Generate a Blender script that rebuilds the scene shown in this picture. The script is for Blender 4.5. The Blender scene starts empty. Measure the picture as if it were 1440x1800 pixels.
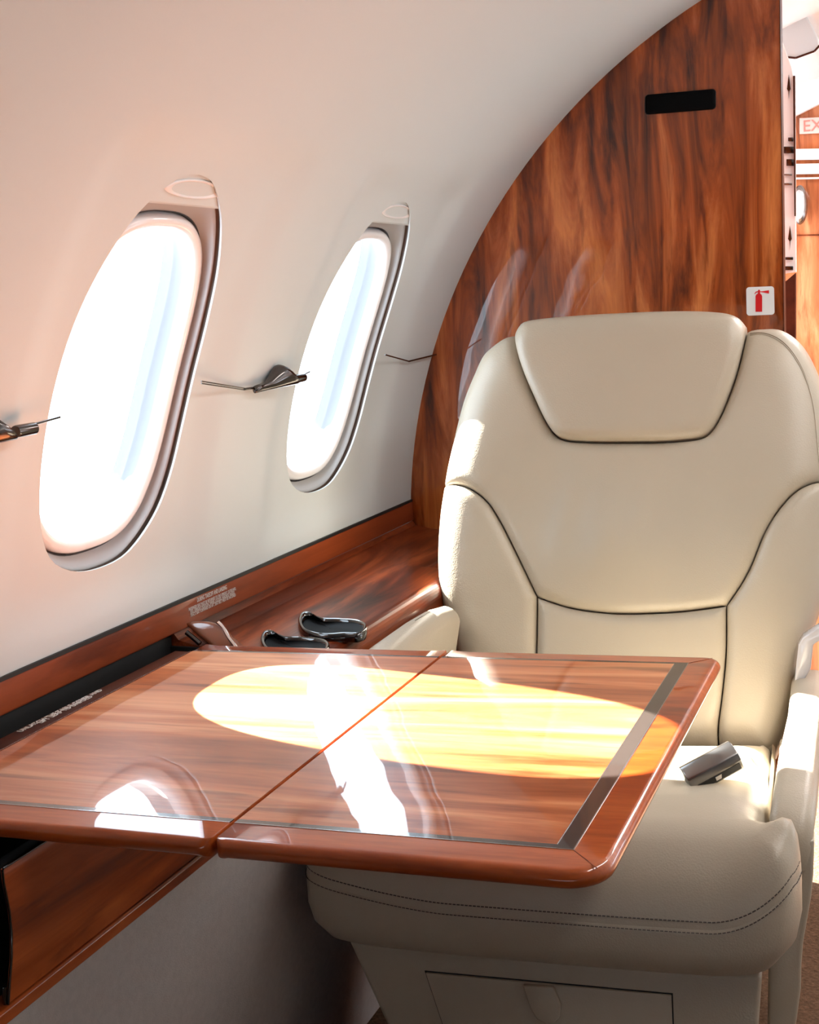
import bpy, bmesh, math, random
import numpy as np
from mathutils import Vector, Matrix, geometry
random.seed(4)
EZ = 1.08                      # eye height above the cabin floor; geometry is laid out relative to eye level, then lifted
PI = math.pi
COL = bpy.context.scene.collection

# ------------------------------------------------------------------ calibration of the photographed cabin
CX, CY = 720, 900
def _setup(VX=(-5200, 870), VY=(1645, 478)):
    a = np.array(VX, float)-[CX, CY]; b = np.array(VY, float)-[CX, CY]
    f = math.sqrt(-(a@b))
    dY = np.array([b[0], -b[1], -f]); dY /= np.linalg.norm(dY)
    dX = -np.array([a[0], -a[1], -f]); dX /= np.linalg.norm(dX)
    dY -= dX*(dX@dY); dY /= np.linalg.norm(dY)
    return f, np.array([dX, dY, np.cross(dX, dY)])
F, M = _setup()
def ray(px, py):
    d = M@np.array([px-CX, -(py-CY), -F]); return Vector(d/np.linalg.norm(d))
def hit(px, py, o, n):
    d = ray(px, py); return d*(o.dot(n)/d.dot(n))
def at_x(px, py, x): d = ray(px, py); return d*(x/d.x)
def at_y(px, py, y): d = ray(px, py); return d*(y/d.y)
def at_z(px, py, z): d = ray(px, py); return d*(z/d.z)

# ------------------------------------------------------------------ object helpers
WM = {}
TOPS = []
def tag(o, label=None, cat=None, group=None, kind=None):
    if label: o['label'] = label
    if cat: o['category'] = cat
    if group: o['group'] = group
    if kind: o['kind'] = kind
    return o
def empty(name, loc, rot=None, **k):
    o = bpy.data.objects.new(name, None); COL.objects.link(o)
    m = Matrix.Translation(loc)
    if rot is not None: m = m@rot.to_4x4()
    o.matrix_basis = m; o.empty_display_size = .05
    WM[o.name] = m; TOPS.append(o)
    return tag(o, **k)
def mk(name, verts, faces, mat, parent=None, smooth=True, mats=None, fm=None, **k):
    me = bpy.data.meshes.new(name)
    verts = [Vector(v) for v in verts]
    if parent is not None:
        inv = WM[parent.name].inverted(); m = WM[parent.name].copy()
    else:
        c = Vector(((min(v.x for v in verts)+max(v.x for v in verts))/2, (min(v.y for v in verts)+max(v.y for v in verts))/2, min(v.z for v in verts)))
        m = Matrix.Translation(c); inv = m.inverted()
    me.from_pydata([tuple(inv@v) for v in verts], [], [tuple(f) for f in faces])
    bm = bmesh.new(); bm.from_mesh(me); bmesh.ops.recalc_face_normals(bm, faces=bm.faces); bm.to_mesh(me); bm.free()
    me.materials.append(mat)
    if mats:
        for x in mats: me.materials.append(x)
    if fm:
        for i, p in enumerate(me.polygons): p.material_index = fm[i]
    for p in me.polygons: p.use_smooth = smooth
    o = bpy.data.objects.new(name, me); COL.objects.link(o)
    WM[o.name] = m
    if parent is not None: o.parent = parent
    else: o.location = m.translation; TOPS.append(o)
    return tag(o, **k)
def auto_smooth(o, ang=35):
    me = o.data
    bm = bmesh.new(); bm.from_mesh(me)
    for e in bm.edges:
        if len(e.link_faces) == 2 and e.calc_face_angle(0) > math.radians(ang): e.smooth = False
    bm.to_mesh(me); bm.free(); return o
def bevel(o, w=.002, seg=2, ang=30):
    m = o.modifiers.new('bevel', 'BEVEL'); m.width = w; m.segments = seg; m.limit_method = 'ANGLE'; m.angle_limit = math.radians(ang)
    m.harden_normals = False
    return o
def box(name, lo, hi, mat, parent=None, bw=0, fr=None, **k):
    vs = []
    for z in (lo[2], hi[2]):
        for y in (lo[1], hi[1]):
            for x in (lo[0], hi[0]): vs.append(Vector((x, y, z)) if fr is None else fr(x, y, z))
    fs = [(0, 1, 3, 2), (4, 6, 7, 5), (0, 4, 5, 1), (2, 3, 7, 6), (0, 2, 6, 4), (1, 5, 7, 3)]
    o = mk(name, vs, fs, mat, parent, smooth=bw > 0, **k)
    if bw: bevel(o, bw, 3)
    return o
def prism(name, pts, d, mat, parent=None, bw=0, smooth=False, **k):
    """extrude a planar polygon (world points) along the vector d"""
    n = len(pts); vs = [Vector(p) for p in pts]+[Vector(p)+Vector(d) for p in pts]
    fs = [tuple(range(n)), tuple(range(2*n-1, n-1, -1))]+[(i, (i+1) % n, n+(i+1) % n, n+i) for i in range(n)]
    o = mk(name, vs, fs, mat, parent, smooth=smooth or bw > 0, **k)
    if bw: bevel(o, bw, 3)
    return o
def skin(rings, closed=True, cap0=False, cap1=False):
    n = len(rings[0]); vs = [p for r in rings for p in r]; fs = []
    for i in range(len(rings)-1):
        for j in range(n if closed else n-1):
            a = i*n+j; b = i*n+(j+1) % n; fs.append((a, b, b+n, a+n))
    if cap0: fs.append(tuple(range(n-1, -1, -1)))
    if cap1: fs.append(tuple(range(len(vs)-n, len(vs))))
    return vs, fs
def tube(name, pts, rad, mat, parent=None, n=14, **k):
    pts = [Vector(p) for p in pts]; rings = []
    if not hasattr(rad, '__len__'): rad = [rad]*len(pts)
    up = Vector((.13, .21, .97))
    for i, p in enumerate(pts):
        t = (pts[min(i+1, len(pts)-1)]-pts[max(i-1, 0)]).normalized()
        a = t.cross(up).normalized(); b = t.cross(a)
        r = rad[i]
        if not hasattr(r, '__len__'): r = (r, r)
        rings.append([p+a*(r[0]*math.cos(2*PI*j/n))+b*(r[1]*math.sin(2*PI*j/n)) for j in range(n)])
    v, f = skin(rings, True, True, True)
    return auto_smooth(mk(name, v, f, mat, parent, **k), 50)
def crom(pts, closed=True, step=6.0):
    """Catmull-Rom resampling; a point given as (x, y, 'c') is a corner"""
    P = [(Vector(p[:2]), len(p) > 2) for p in pts]; n = len(P); out = []
    for i in range(n if closed else n-1):
        p1, c1 = P[i]; p2, c2 = P[(i+1) % n]
        p0 = p1*2-p2 if (c1 or (not closed and i == 0)) else P[(i-1) % n][0]
        p3 = p2*2-p1 if (c2 or (not closed and i == n-2)) else P[(i+2) % n][0]
        L = (p2-p1).length; m = max(1, int(round(L/step)))
        d1 = max((p1-p0).length, 1e-9); d2 = max(L, 1e-9); d3 = max((p3-p2).length, 1e-9)
        m1 = (p2-p0)*(d2/(d1+d2)) if not (c1) else (p2-p1)
        m2 = (p3-p1)*(d2/(d2+d3)) if not (c2) else (p2-p1)
        for j in range(m):
            t = j/m; t2 = t*t; t3 = t2*t
            out.append(p1*(2*t3-3*t2+1)+m1*(t3-2*t2+t)+p2*(-2*t3+3*t2)+m2*(t3-t2))
    if not closed: out.append(P[-1][0])
    return out
def np_dist(P, poly, closed=True):
    P = np.asarray(P, float); A = np.asarray([tuple(p) for p in poly], float)
    B = np.roll(A, -1, 0) if closed else A[1:]
    if not closed: A = A[:-1]
    best = np.full(len(P), 1e9)
    for a, b in zip(A, B):
        d = b-a; L = max(d@d, 1e-12); t = np.clip(((P-a)@d)/L, 0, 1)
        best = np.minimum(best, np.hypot(*(P-(a+t[:, None]*d)).T))
    return best
def inside(P, poly):
    A = np.asarray([tuple(p) for p in poly], float); B = np.roll(A, -1, 0); P = np.asarray(P, float)
    c = np.zeros(len(P), bool)
    for (x1, y1), (x2, y2) in zip(A, B):
        if abs(y1-y2) < 1e-12: continue
        m = ((y1 > P[:, 1]) != (y2 > P[:, 1])) & (P[:, 0] < (x2-x1)*(P[:, 1]-y1)/(y2-y1)+x1); c ^= m
    return c
def area2(poly): return sum(a[0]*b[1]-a[1]*b[0] for a, b in zip(poly, poly[1:]+poly[:1]))/2
def offset(poly, d):
    n = len(poly); out = []
    s = 1 if area2(poly) > 0 else -1
    for i in range(n):
        t = (poly[(i+1) % n]-poly[i-1]); t = t.normalized() if t.length > 1e-9 else Vector((1, 0))
        out.append(poly[i]+Vector((-t.y, t.x))*d*s)
    return out
def inflate(name, poly, frame, H, R, depth, mat, parent, base=None, grid=.011, gd=.005, inset=.0, **k):
    """upholstered panel: dome over the outline poly (a, b in the frame), closed at the back"""
    O, A, B, N = frame
    if area2(poly) < 0: poly = poly[::-1]
    if inset: poly = offset(poly, inset)
    n = len(poly); pts = list(poly)
    rings = [R*q for q in (.03, .09, .18, .32, .5, .72, 1.0)]
    for d in rings:
        c = offset(poly, d); dd = np_dist([tuple(p) for p in c], poly); ins = inside([tuple(p) for p in c], poly)
        pts += [p for i, (p, q, z) in enumerate(zip(c, dd, ins)) if z and q > d*.93 and (d < R*.3 or i % 2 == 0)]
    xs = [p.x for p in poly]; ys = [p.y for p in poly]
    g = [(x, y) for x in np.arange(min(xs)+grid/2, max(xs), grid) for y in np.arange(min(ys)+grid/2, max(ys), grid)]
    gi = inside(g, poly); gdd = np_dist(g, poly)
    pts += [Vector(q) for q, z, d in zip(g, gi, gdd) if z and d > R*1.05]
    r = geometry.delaunay_2d_cdt(pts, [(i, (i+1) % n) for i in range(n)], [], 1, 1e-6)
    V2 = [Vector(v) for v in r[0]]; T = [tuple(f) for f in r[2]]
    d = np_dist([tuple(v) for v in V2], poly); ee = set()
    e = np.clip(d/R, 0, 1); h = -gd+(H+gd)*np.sqrt(np.clip(1-(1-e)**2, 0, 1))
    if base is not None: h = h+base(np.array([tuple(v) for v in V2]))
    vs = [O+A*v.x+B*v.y+N*float(q) for v, q in zip(V2, h)]
    cnt = {}
    for t in T:
        for i in range(3):
            e2 = (t[i], t[(i+1) % 3]); cnt[frozenset(e2)] = cnt.get(frozenset(e2), []) + [e2]
    bnd = [v[0] for v in cnt.values() if len(v) == 1]
    nxt = dict(bnd); nb = len(vs); idx = {}
    for a in nxt: idx[a] = len(vs); vs.append(vs[a]-N*depth)
    fs = T+[(b, a, idx[a], idx[b]) for a, b in bnd if a in idx and b in idx]
    loop = [bnd[0][0]]
    while nxt.get(loop[-1]) not in (None, loop[0]) and len(loop) < len(bnd): loop.append(nxt[loop[-1]])
    fs.append(tuple(idx[a] for a in reversed(loop)))
    o = mk(name, vs, fs, mat, parent, **k)
    return auto_smooth(o, 60)

# ------------------------------------------------------------------ materials
def nodes(name):
    m = bpy.data.materials.new(name); m.use_nodes = True; nt = m.node_tree
    return m, nt, nt.nodes['Principled BSDF']
def mix(nt, a, b, fac, typ='MIX'):
    n = nt.nodes.new('ShaderNodeMix'); n.data_type = 'RGBA'; n.blend_type = typ
    for s, v in ((6, a), (7, b), (0, fac)):
        if hasattr(v, 'is_output'): nt.links.new(v, n.inputs[s])
        else: n.inputs[s].default_value = v if s == 0 else (*v, 1)
    return n.outputs[2]
def noise(nt, scale, detail=4, rough=.5, vec=None, dist=0):
    n = nt.nodes.new('ShaderNodeTexNoise'); n.inputs['Scale'].default_value = scale; n.inputs['Detail'].default_value = detail
    n.inputs['Roughness'].default_value = rough; n.inputs['Distortion'].default_value = dist
    if vec is not None: nt.links.new(vec, n.inputs['Vector'])
    return n.outputs['Fac']
def ramp(nt, src, stops):
    n = nt.nodes.new('ShaderNodeValToRGB'); nt.links.new(src, n.inputs['Fac'])
    el = n.color_ramp.elements
    while len(el) < len(stops): el.new(.5)
    for e, (p, c) in zip(el, stops): e.position = p; e.color = (*c, 1) if len(c) == 3 else c
    return n.outputs['Color']
def mapped(nt, scale, rot=(0, 0, 0)):
    t = nt.nodes.new('ShaderNodeTexCoord'); mp = nt.nodes.new('ShaderNodeMapping')
    mp.inputs['Scale'].default_value = scale; mp.inputs['Rotation'].default_value = rot
    nt.links.new(t.outputs['Object'], mp.inputs['Vector']); return mp.outputs['Vector']
def bump(nt, b, src, strength, dist, normal=None, coat=False):
    n = nt.nodes.new('ShaderNodeBump'); n.inputs['Strength'].default_value = strength; n.inputs['Distance'].default_value = dist
    nt.links.new(src, n.inputs['Height'])
    if normal is not None: nt.links.new(normal, n.inputs['Normal'])
    nt.links.new(n.outputs['Normal'], b.inputs['Coat Normal' if coat else 'Normal']); return n.outputs['Normal']
def sr(r, g, b):
    f = lambda c: c/12.92 if c <= .04045 else ((c+.055)/1.055)**2.4
    return (f(r/255), f(g/255), f(b/255))
def wood(name, axis, dark, mid, light, big=3.2, stretch=.13, coat=1.0, fine=60, wave=.0006, seed=0, rough=.35, pos=(.32, .5, .68), streak=.35, croug=.02):
    m, nt, b = nodes(name)
    s = [1, 1, 1]; s['xyz'.index(axis)] = stretch
    v = mapped(nt, [q*big for q in s]); v2 = mapped(nt, [q*fine if i != 'xyz'.index(axis) else q*fine*.35 for i, q in enumerate(s)])
    a = nt.nodes.new('ShaderNodeVectorMath'); a.operation = 'ADD'; a.inputs[1].default_value = (seed, seed*.7, seed*1.3); nt.links.new(v, a.inputs[0])
    n1 = noise(nt, 2.2, 6, .62, a.outputs[0], .9)
    n2 = noise(nt, 1, 3, .6, v2, .2)
    c = ramp(nt, n1, [(pos[0], dark), (pos[1], mid), (pos[2], light)])
    st = ramp(nt, n2, [(.35, (.55, .5, .47)), (.62, (1, 1, 1))])
    c = mix(nt, c, st, streak, 'MULTIPLY')
    # narrow dark streaks
    n3 = noise(nt, 5.5, 4, .55, a.outputs[0], .5)
    sk = ramp(nt, n3, [(.30, (.38, .30, .26)), (.42, (1, 1, 1))])
    c = mix(nt, c, sk, .8, 'MULTIPLY')
    nt.links.new(c, b.inputs['Base Color'])
    b.inputs['Roughness'].default_value = rough; b.inputs['Coat Weight'].default_value = coat; b.inputs['Coat Roughness'].default_value = croug
    b.inputs['Coat IOR'].default_value = 1.48; b.inputs['Specular IOR Level'].default_value = .15
    if wave:
        w = noise(nt, 7, 2, .4, mapped(nt, (1, 1, 1)))
        bump(nt, b, w, 1, wave, coat=True)
    return m
def plain(name, col, rough=.5, metal=0, coat=0, nz=None, bmp=None, var=.06, spec=.5):
    m, nt, b = nodes(name)
    v = mapped(nt, (1, 1, 1))
    n = noise(nt, nz or 6, 4, .5, v)
    c = ramp(nt, n, [(.3, tuple(q*(1-var) for q in col)), (.7, tuple(min(1, q*(1+var)) for q in col))])
    nt.links.new(c, b.inputs['Base Color'])
    b.inputs['Roughness'].default_value = rough; b.inputs['Metallic'].default_value = metal; b.inputs['Coat Weight'].default_value = coat
    b.inputs['Specular IOR Level'].default_value = spec
    if bmp: bump(nt, b, noise(nt, bmp[0], 5, .6, v), 1, bmp[1])
    return m
m_wall = plain('cabin_headliner', sr(203, 210, 211), .42, nz=2, var=.015, bmp=(300, .00006), spec=.35)
m_trimwhite = plain('window_trim_white', sr(232, 228, 226), .28, var=.01, coat=.3)
m_rim = plain('window_rim_gloss', sr(240, 238, 238), .16, var=.01, coat=.5)
m_track = plain('shade_track_brown', sr(96, 78, 68), .6)
m_reveal = plain('window_surround', sr(168, 167, 167), .45, var=.01)
m_spacer = plain('pane_spacer', (.17, .172, .178), .35, var=.02)
m_seal = plain('window_seal_dark', sr(50, 48, 52), .4)
m_black = plain('black_liner', sr(16, 15, 15), .6)
m_blackgloss = plain('black_gloss', sr(10, 10, 12), .08, coat=1)
m_bulk = wood('bulkhead_veneer', 'z', sr(60, 22, 6), sr(160, 74, 26), sr(218, 128, 66), big=8.5, stretch=.14, seed=3, fine=90, wave=.0012)
m_table = wood('table_veneer', 'x', sr(132, 62, 28), sr(194, 110, 66), sr(228, 158, 112), big=6.0, stretch=.10, seed=7, fine=80, wave=.0009, pos=(.3, .48, .66))
m_rimwood = wood('table_rim_mahogany', 'x', sr(116, 44, 12), sr(160, 68, 22), sr(190, 94, 40), big=3.0, stretch=.25, seed=11, fine=160, streak=.5, wave=.0003)
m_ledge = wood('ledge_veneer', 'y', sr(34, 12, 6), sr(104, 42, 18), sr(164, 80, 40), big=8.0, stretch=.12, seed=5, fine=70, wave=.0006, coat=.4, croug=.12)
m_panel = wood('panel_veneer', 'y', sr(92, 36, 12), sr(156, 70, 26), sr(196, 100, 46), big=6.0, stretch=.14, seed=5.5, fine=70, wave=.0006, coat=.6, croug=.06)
m_band = wood('band_wood', 'y', sr(124, 54, 26), sr(148, 68, 34), sr(170, 84, 44), big=2.0, stretch=.2, seed=9, fine=80, wave=0, coat=.12, rough=.5)
m_strip = wood('strip_wood', 'y', sr(52, 24, 14), sr(70, 32, 18), sr(84, 40, 22), big=2.0, stretch=.2, seed=2, fine=80, wave=0, coat=0, rough=.5)
m_fwood = wood('forward_veneer', 'z', sr(150, 84, 52), sr(196, 120, 78), sr(222, 158, 112), big=7.0, stretch=.2, seed=13)
m_leather = None
def leather(name, col, rough=.38):
    m, nt, b = nodes(name)
    v = mapped(nt, (1, 1, 1))
    n = noise(nt, 5, 3, .5, v)
    c = ramp(nt, n, [(.3, tuple(q*.96 for q in col)), (.7, tuple(min(1, q*1.03) for q in col))])
    nt.links.new(c, b.inputs['Base Color']); b.inputs['Roughness'].default_value = rough; b.inputs['Specular IOR Level'].default_value = .45
    vo = nt.nodes.new('ShaderNodeTexVoronoi'); vo.inputs['Scale'].default_value = 420; nt.links.new(v, vo.inputs['Vector'])
    n1 = bump(nt, b, vo.outputs['Distance'], .35, .0004)
    bump(nt, b, noise(nt, 14, 3, .5, v), .6, .0015, normal=n1)
    return m
m_leather = leather('cream_leather', sr(177, 165, 146))
m_piping = plain('leather_seam_thread', sr(120, 104, 84), .7)
m_thread = plain('stitch_thread', sr(70, 62, 58), .8)
m_fabric = plain('sidewall_fabric', sr(186, 178, 172), .95, nz=120, bmp=(500, .0006), var=.05, spec=.1)
m_carpet = plain('carpet', sr(104, 80, 62), 1, nz=160, bmp=(220, .004), var=.35, spec=.05)
m_chrome = plain('chrome', (.8, .8, .82), .08, 1, var=.02)
m_steel = plain('brushed_steel', (.27, .26, .25), .25, 1, var=.05)
m_nickel = plain('dark_nickel', (.10, .09, .085), .14, 1, var=.03)
m_lens = plain('dark_lens', sr(9, 9, 10), .5, spec=.04)
m_silver = plain('silver_line', (.62, .62, .64), .25, 1, var=.02)
m_inlay = plain('inlay_dark', sr(52, 44, 40), .25, coat=1)
m_white = plain('white_enamel', sr(236, 236, 234), .3, var=.01, coat=.3)
m_label = plain('label_ink', sr(222, 214, 208), .5, var=.01)
m_red = plain('red_ink', sr(214, 12, 20), .4, var=.01)
m_pink = plain('exit_plate', sr(236, 196, 188), .3, var=.01)
m_exit = plain('exit_letters', sr(226, 130, 120), .4, var=.01)
m_shell = plain('grey_side_shell', sr(196, 192, 194), .14, coat=.6, var=.02)
m_bronze = plain('bronze_lacquer', sr(120, 66, 44), .15, coat=1, var=.1)
def glass():
    m = bpy.data.materials.new('window_acrylic'); m.use_nodes = True; nt = m.node_tree; nt.nodes.clear()
    o = nt.nodes.new('ShaderNodeOutputMaterial'); t = nt.nodes.new('ShaderNodeBsdfTransparent'); g = nt.nodes.new('ShaderNodeBsdfGlossy')
    f = nt.nodes.new('ShaderNodeLayerWeight'); f.inputs['Blend'].default_value = .5; mx = nt.nodes.new('ShaderNodeMixShader')
    t.inputs['Color'].default_value = (.96, .98, .98, 1); g.inputs['Roughness'].default_value = .02; 
    pw = nt.nodes.new('ShaderNodeMath'); pw.operation = 'POWER'; pw.inputs[1].default_value = 5; nt.links.new(f.outputs['Facing'], pw.inputs[0])
    ml = nt.nodes.new('ShaderNodeMath'); ml.operation = 'MULTIPLY_ADD'; ml.inputs[1].default_value = .8; ml.inputs[2].default_value = .04; nt.links.new(pw.outputs[0], ml.inputs[0])
    nt.links.new(ml.outputs[0], mx.inputs[0]); nt.links.new(t.outputs[0], mx.inputs[1]); nt.links.new(g.outputs[0], mx.inputs[2])
    nt.links.new(mx.outputs[0], o.inputs[0]); return m
m_glass = glass()

# ------------------------------------------------------------------ cabin shell (circular fuselage section)
CCX, CCZ, RR = 0.0871, -0.4530, 1.0269
YB = 2.35
WIN = [1.341+.613*k for k in (-3, -2, -1, 0, 1)]
HOLE = [(-.096, .592), (-.126, .530), (-.143, .465), (-.149, .394), (-.147, .315), (-.141, .262), (-.129, .215), (-.106, .182), (-.06, .161), (0, .155), (.055, .164), (.111, .203), (.138, .252), (.148, .315), (.149, .385), (.145, .446), (.129, .510), (.101, .561), (.066, .600), (.012, .634), (-.045, .634)]
HOLE_S0 = .395
def hole_pts(n):
    """outline of the window recess in (dY, s), one point for each of n directions"""
    c = crom([(a, b) for a, b in HOLE], True, .004)
    ang = np.unwrap(np.array([math.atan2((p.y-HOLE_S0)*.62, p.x) for p in c]))
    return c, ang
def hole_at(th):
    c, ang = hole_at.c
    a = np.mod(ang, 2*PI); i = np.argsort(a); aa = a[i]; xs = np.array([c[k].x for k in i]); ys = np.array([c[k].y for k in i])
    t = th % (2*PI)
    return Vector((float(np.interp(t, aa, xs, period=2*PI)), float(np.interp(t, aa, ys, period=2*PI))))
hole_at.c = hole_pts(0)
def flare(dy, s):
    """shallow scoop of the liner around a window (metres outwards)"""
    qx = max(0, abs(dy)-.165)/.075; qz = max(0, abs(s-HOLE_S0)-.245)/.075
    d = math.hypot(qx, qz); t = max(0, min(1, 1-d)); return .0125*t*t*(3-2*t)
def wallp(y, s, off=0, side=-1, sc=True):
    if sc:
        f = 0
        for w in WIN:
            if abs(y-w) < .31: f = max(f, flare(y-w, s))
        off = off+f
    a = s/RR
    return Vector((CCX+side*(RR+off)*math.cos(a), y, CCZ+(RR+off)*math.sin(a)))
def build_wall(side):
    vs = []; fs = []; key = {}
    def V(y, s):
        k = (round(y, 5), round(s, 5))
        if k not in key: key[k] = len(vs); vs.append(wallp(y, s, 0, side))
        return key[k]
    K = 20
    y0s = [(w-.235, w+.235) for w in WIN]; s0, s1 = .095, .715
    ylines = [-1.7]
    y = -1.7
    segs = []
    prev = -1.7
    for a, b in y0s:
        n = max(1, int(round((a-prev)/.03))); segs.append(('g', [prev+(a-prev)*i/n for i in range(n+1)])); segs.append(('w', [a+(b-a)*i/K for i in range(K+1)])); prev = b
    segs.append(('g', [prev+(YB+.01-prev)*i/6 for i in range(7)]))
    below = [.045, .07, s0]; mid = [s0+(s1-s0)*i/K for i in range(K+1)]; above = [s1+(1.06-s1)*i/10 for i in range(11)]
    def gridq(ys, ss):
        for i in range(len(ys)-1):
            for j in range(len(ss)-1): fs.append((V(ys[i], ss[j]), V(ys[i+1], ss[j]), V(ys[i+1], ss[j+1]), V(ys[i], ss[j+1])))
    for wi, (t, ys) in enumerate(segs):
        gridq(ys, below); gridq(ys, above)
        if t == 'g': gridq(ys, mid); continue
        w = (ys[0]+ys[-1])/2
        b = [(ys[i], s0) for i in range(K)]+[(ys[-1], mid[j]) for j in range(K)]+[(ys[K-i], s1) for i in range(K)]+[(ys[0], mid[K-j]) for j in range(K)]
        inner = [hole_at(math.atan2((s-HOLE_S0)*.62, yy-w)) for yy, s in b]
        L = 10; rings = []
        for l in range(L+1):
            q = l/L; r = []
            for (yy, s), h in zip(b, inner):
                if l == L: r.append(V(yy, s)); continue
                py, ps = (w+h.x)*(1-q)+yy*q, h.y*(1-q)+s*q
                vs.append(wallp(py, ps, 0, side)); r.append(len(vs)-1)
            rings.append(r)
        n = len(b)
        for l in range(L):
            for i in range(n): fs.append((rings[l][i], rings[l][(i+1) % n], rings[l+1][(i+1) % n], rings[l+1][i]))
    return mk('wall_left' if side < 0 else 'wall_right', vs, fs, m_wall, kind='structure')
build_wall(-1)
wr = build_wall(1)
# outer skin keeps daylight from leaking behind the liner: thick trim around each recess is part of the windows
def arc_sheet(name, y0, y1, s0, s1, n, mat, off=0, side=-1, ny=12, **k):
    rings = [[wallp(y0+(y1-y0)*j/ny, s0+(s1-s0)*i/n, off, side, False) for j in range(ny+1)] for i in range(n+1)]
    v, f = skin(rings, False); return mk(name, v, f, mat, **k)
arc_sheet('ceiling', -1.7, YB+.01, 1.06, PI*RR-1.06, 40, m_wall, kind='structure')
arc_sheet('ceiling_forward', YB+.04, 4.2, .62, PI*RR-.2, 40, m_white, kind='structure')

def win_ring(w, side, sc, off, dys=0, ds=0, n=96, base='hole'):
    out = []
    for i in range(n):
        th = 2*PI*i/n
        if base == 'hole': h = hole_at(th); p = Vector((h.x*sc+dys, HOLE_S0+(h.y-HOLE_S0)*sc+ds)); out.append(wallp(w+p.x, p.y, off, side, True) if off < .008 else wallp(w+p.x, p.y, off+.0125, side, False))
        else:
            a, b, cy, cs, e = base
            c, s = math.cos(th), math.sin(th)
            yy = cy+a*math.copysign(abs(c)**(2/e), c); ss = cs+b*math.copysign(abs(s)**(2/e), s)
            out.append(wallp(w+yy, ss, off, side, False))
    return out
def rimring(w, side, inset, off, n=96):
    return win_ring(w, side, 1, off, base=(.150-inset, .205-inset, .0, .374, 2.7))
def make_window(idx, w, side, label):
    o = empty('window_%d' % idx, wallp(w, HOLE_S0, .02, side, False), kind='structure')
    def blend(q, off, grow=1.0):
        out = []
        for i in range(96):
            th = 2*PI*i/96; c, s = math.cos(th), math.sin(th)
            a = hole_at(th); a = Vector((a.x*grow, HOLE_S0+(a.y-HOLE_S0)*grow))
            b = Vector((.150*math.copysign(abs(c)**(2/2.7), c), .374+.205*math.copysign(abs(s)**(2/2.7), s)))
            p = a*(1-q)+b*q
            out.append(wallp(w+p.x, p.y, off, side, False))
        return out
    # thin liner lip, dark shade track, then the rounded surround down to the seal
    rings = [win_ring(w, side, 1.0, 0.0), blend(-.01, .0155)]
    v, f = skin(rings); mk('liner_lip', v, f, m_wall, o)
    rings = [blend(0, .0155, 1.0), blend(0, .0165, 1.03), blend(0, .022, 1.03), blend(0, .0225, 1.0)]
    v, f = skin(rings); mk('shade_track', v, f, m_track, o)
    rings = [blend(0, .0220, 1.004), blend(.06, .0215), blend(.25, .0255), blend(.5, .029), blend(.75, .034), blend(1, .0415)]
    v, f = skin(rings); mk('window_reveal', v, f, m_reveal, o)
    rings = [rimring(w, side, i, f_) for i, f_ in ((-.001, .0405), (0, .040), (.001, .044), (.003, .045), (.004, .041))]
    v, f = skin(rings); mk('window_seal', v, f, m_seal, o)
    rings = [rimring(w, side, i, f_) for i, f_ in ((.002, .044), (.003, .037), (.006, .0325), (.011, .0315), (.016, .034), (.019, .040), (.020, .050))]
    v, f = skin(rings); mk('window_frame', v, f, m_rim, o)
    rings = [rimring(w, side, i, f_) for i, f_ in ((.020, .048), (.016, .054), (.014, .066), (.014, .086))]
    v, f = skin(rings); mk('pane_spacer', v, f, m_spacer, o)
    # outer skin collar keeps daylight from leaking behind the liner
    rings = [rimring(w, side, .012, .086), rimring(w, side, -.06, .086), rimring(w, side, -.07, .03)]
    v, f = skin(rings); mk('outer_collar', v, f, m_black, o)
    r = rimring(w, side, .0135, .070)
    c = sum(r, Vector())/len(r)
    rr = [r]+[[c+(p-c)*q for p in r] for q in (.66, .33)]
    v, f = skin(rr, True, False, True); mk('window_pane', v, f, m_glass, o)
    # pull-down shade parked at the top; lowered on unseen windows to cut daylight
    sb = .150 if label == 'closed' else .598; hwid = .16 if label == 'closed' else .125; sh = []; n = 14
    top = []
    for i in range(n+1):
        s = sb+(.645-sb)*i/n
        sh.append([wallp(w-hwid+2*hwid*j/16, s, .0160, side, False) for j in range(17)])
    bot = [wallp(w-hwid+2*hwid*j/16, sb, .022, side, False) for j in range(17)]
    v, f = skin([bot]+sh, False); s_ob = mk('window_shade', v, f, m_wall, o)
    # finger scoop
    rings = []
    for q, of in ((1.0, .0162), (1.0, .0150), (.93, .0138), (.85, .0145), (.6, .0185), (.3, .0205), (.1, .021)):
        rings.append([wallp(w-.004+.062*q*math.cos(2*PI*i/32), sb+.0195+.0135*q*math.sin(2*PI*i/32)*(1 if math.sin(2*PI*i/32) > 0 else .7), of, side, False) for i in range(32)])
    v, f = skin(rings, True, False, True); mk('shade_pull', v, f, m_trimwhite, s_ob)
    return o
for i, w in enumerate((WIN[3], WIN[4], WIN[2], WIN[1], WIN[0])): make_window(i+1, w, -1, '' if i < 2 else 'closed')
for i, w in enumerate(WIN): make_window(i+6, w, 1, 'closed')  # unseen right windows, shades lowered to darken the cushion front

prism('wall_rear', [wallp(-1.70, s_, .01, -1, False) for s_ in np.linspace(-.55, PI*RR+.55, 60)], (0, -.03, 0), m_bulk, kind='structure')
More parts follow.
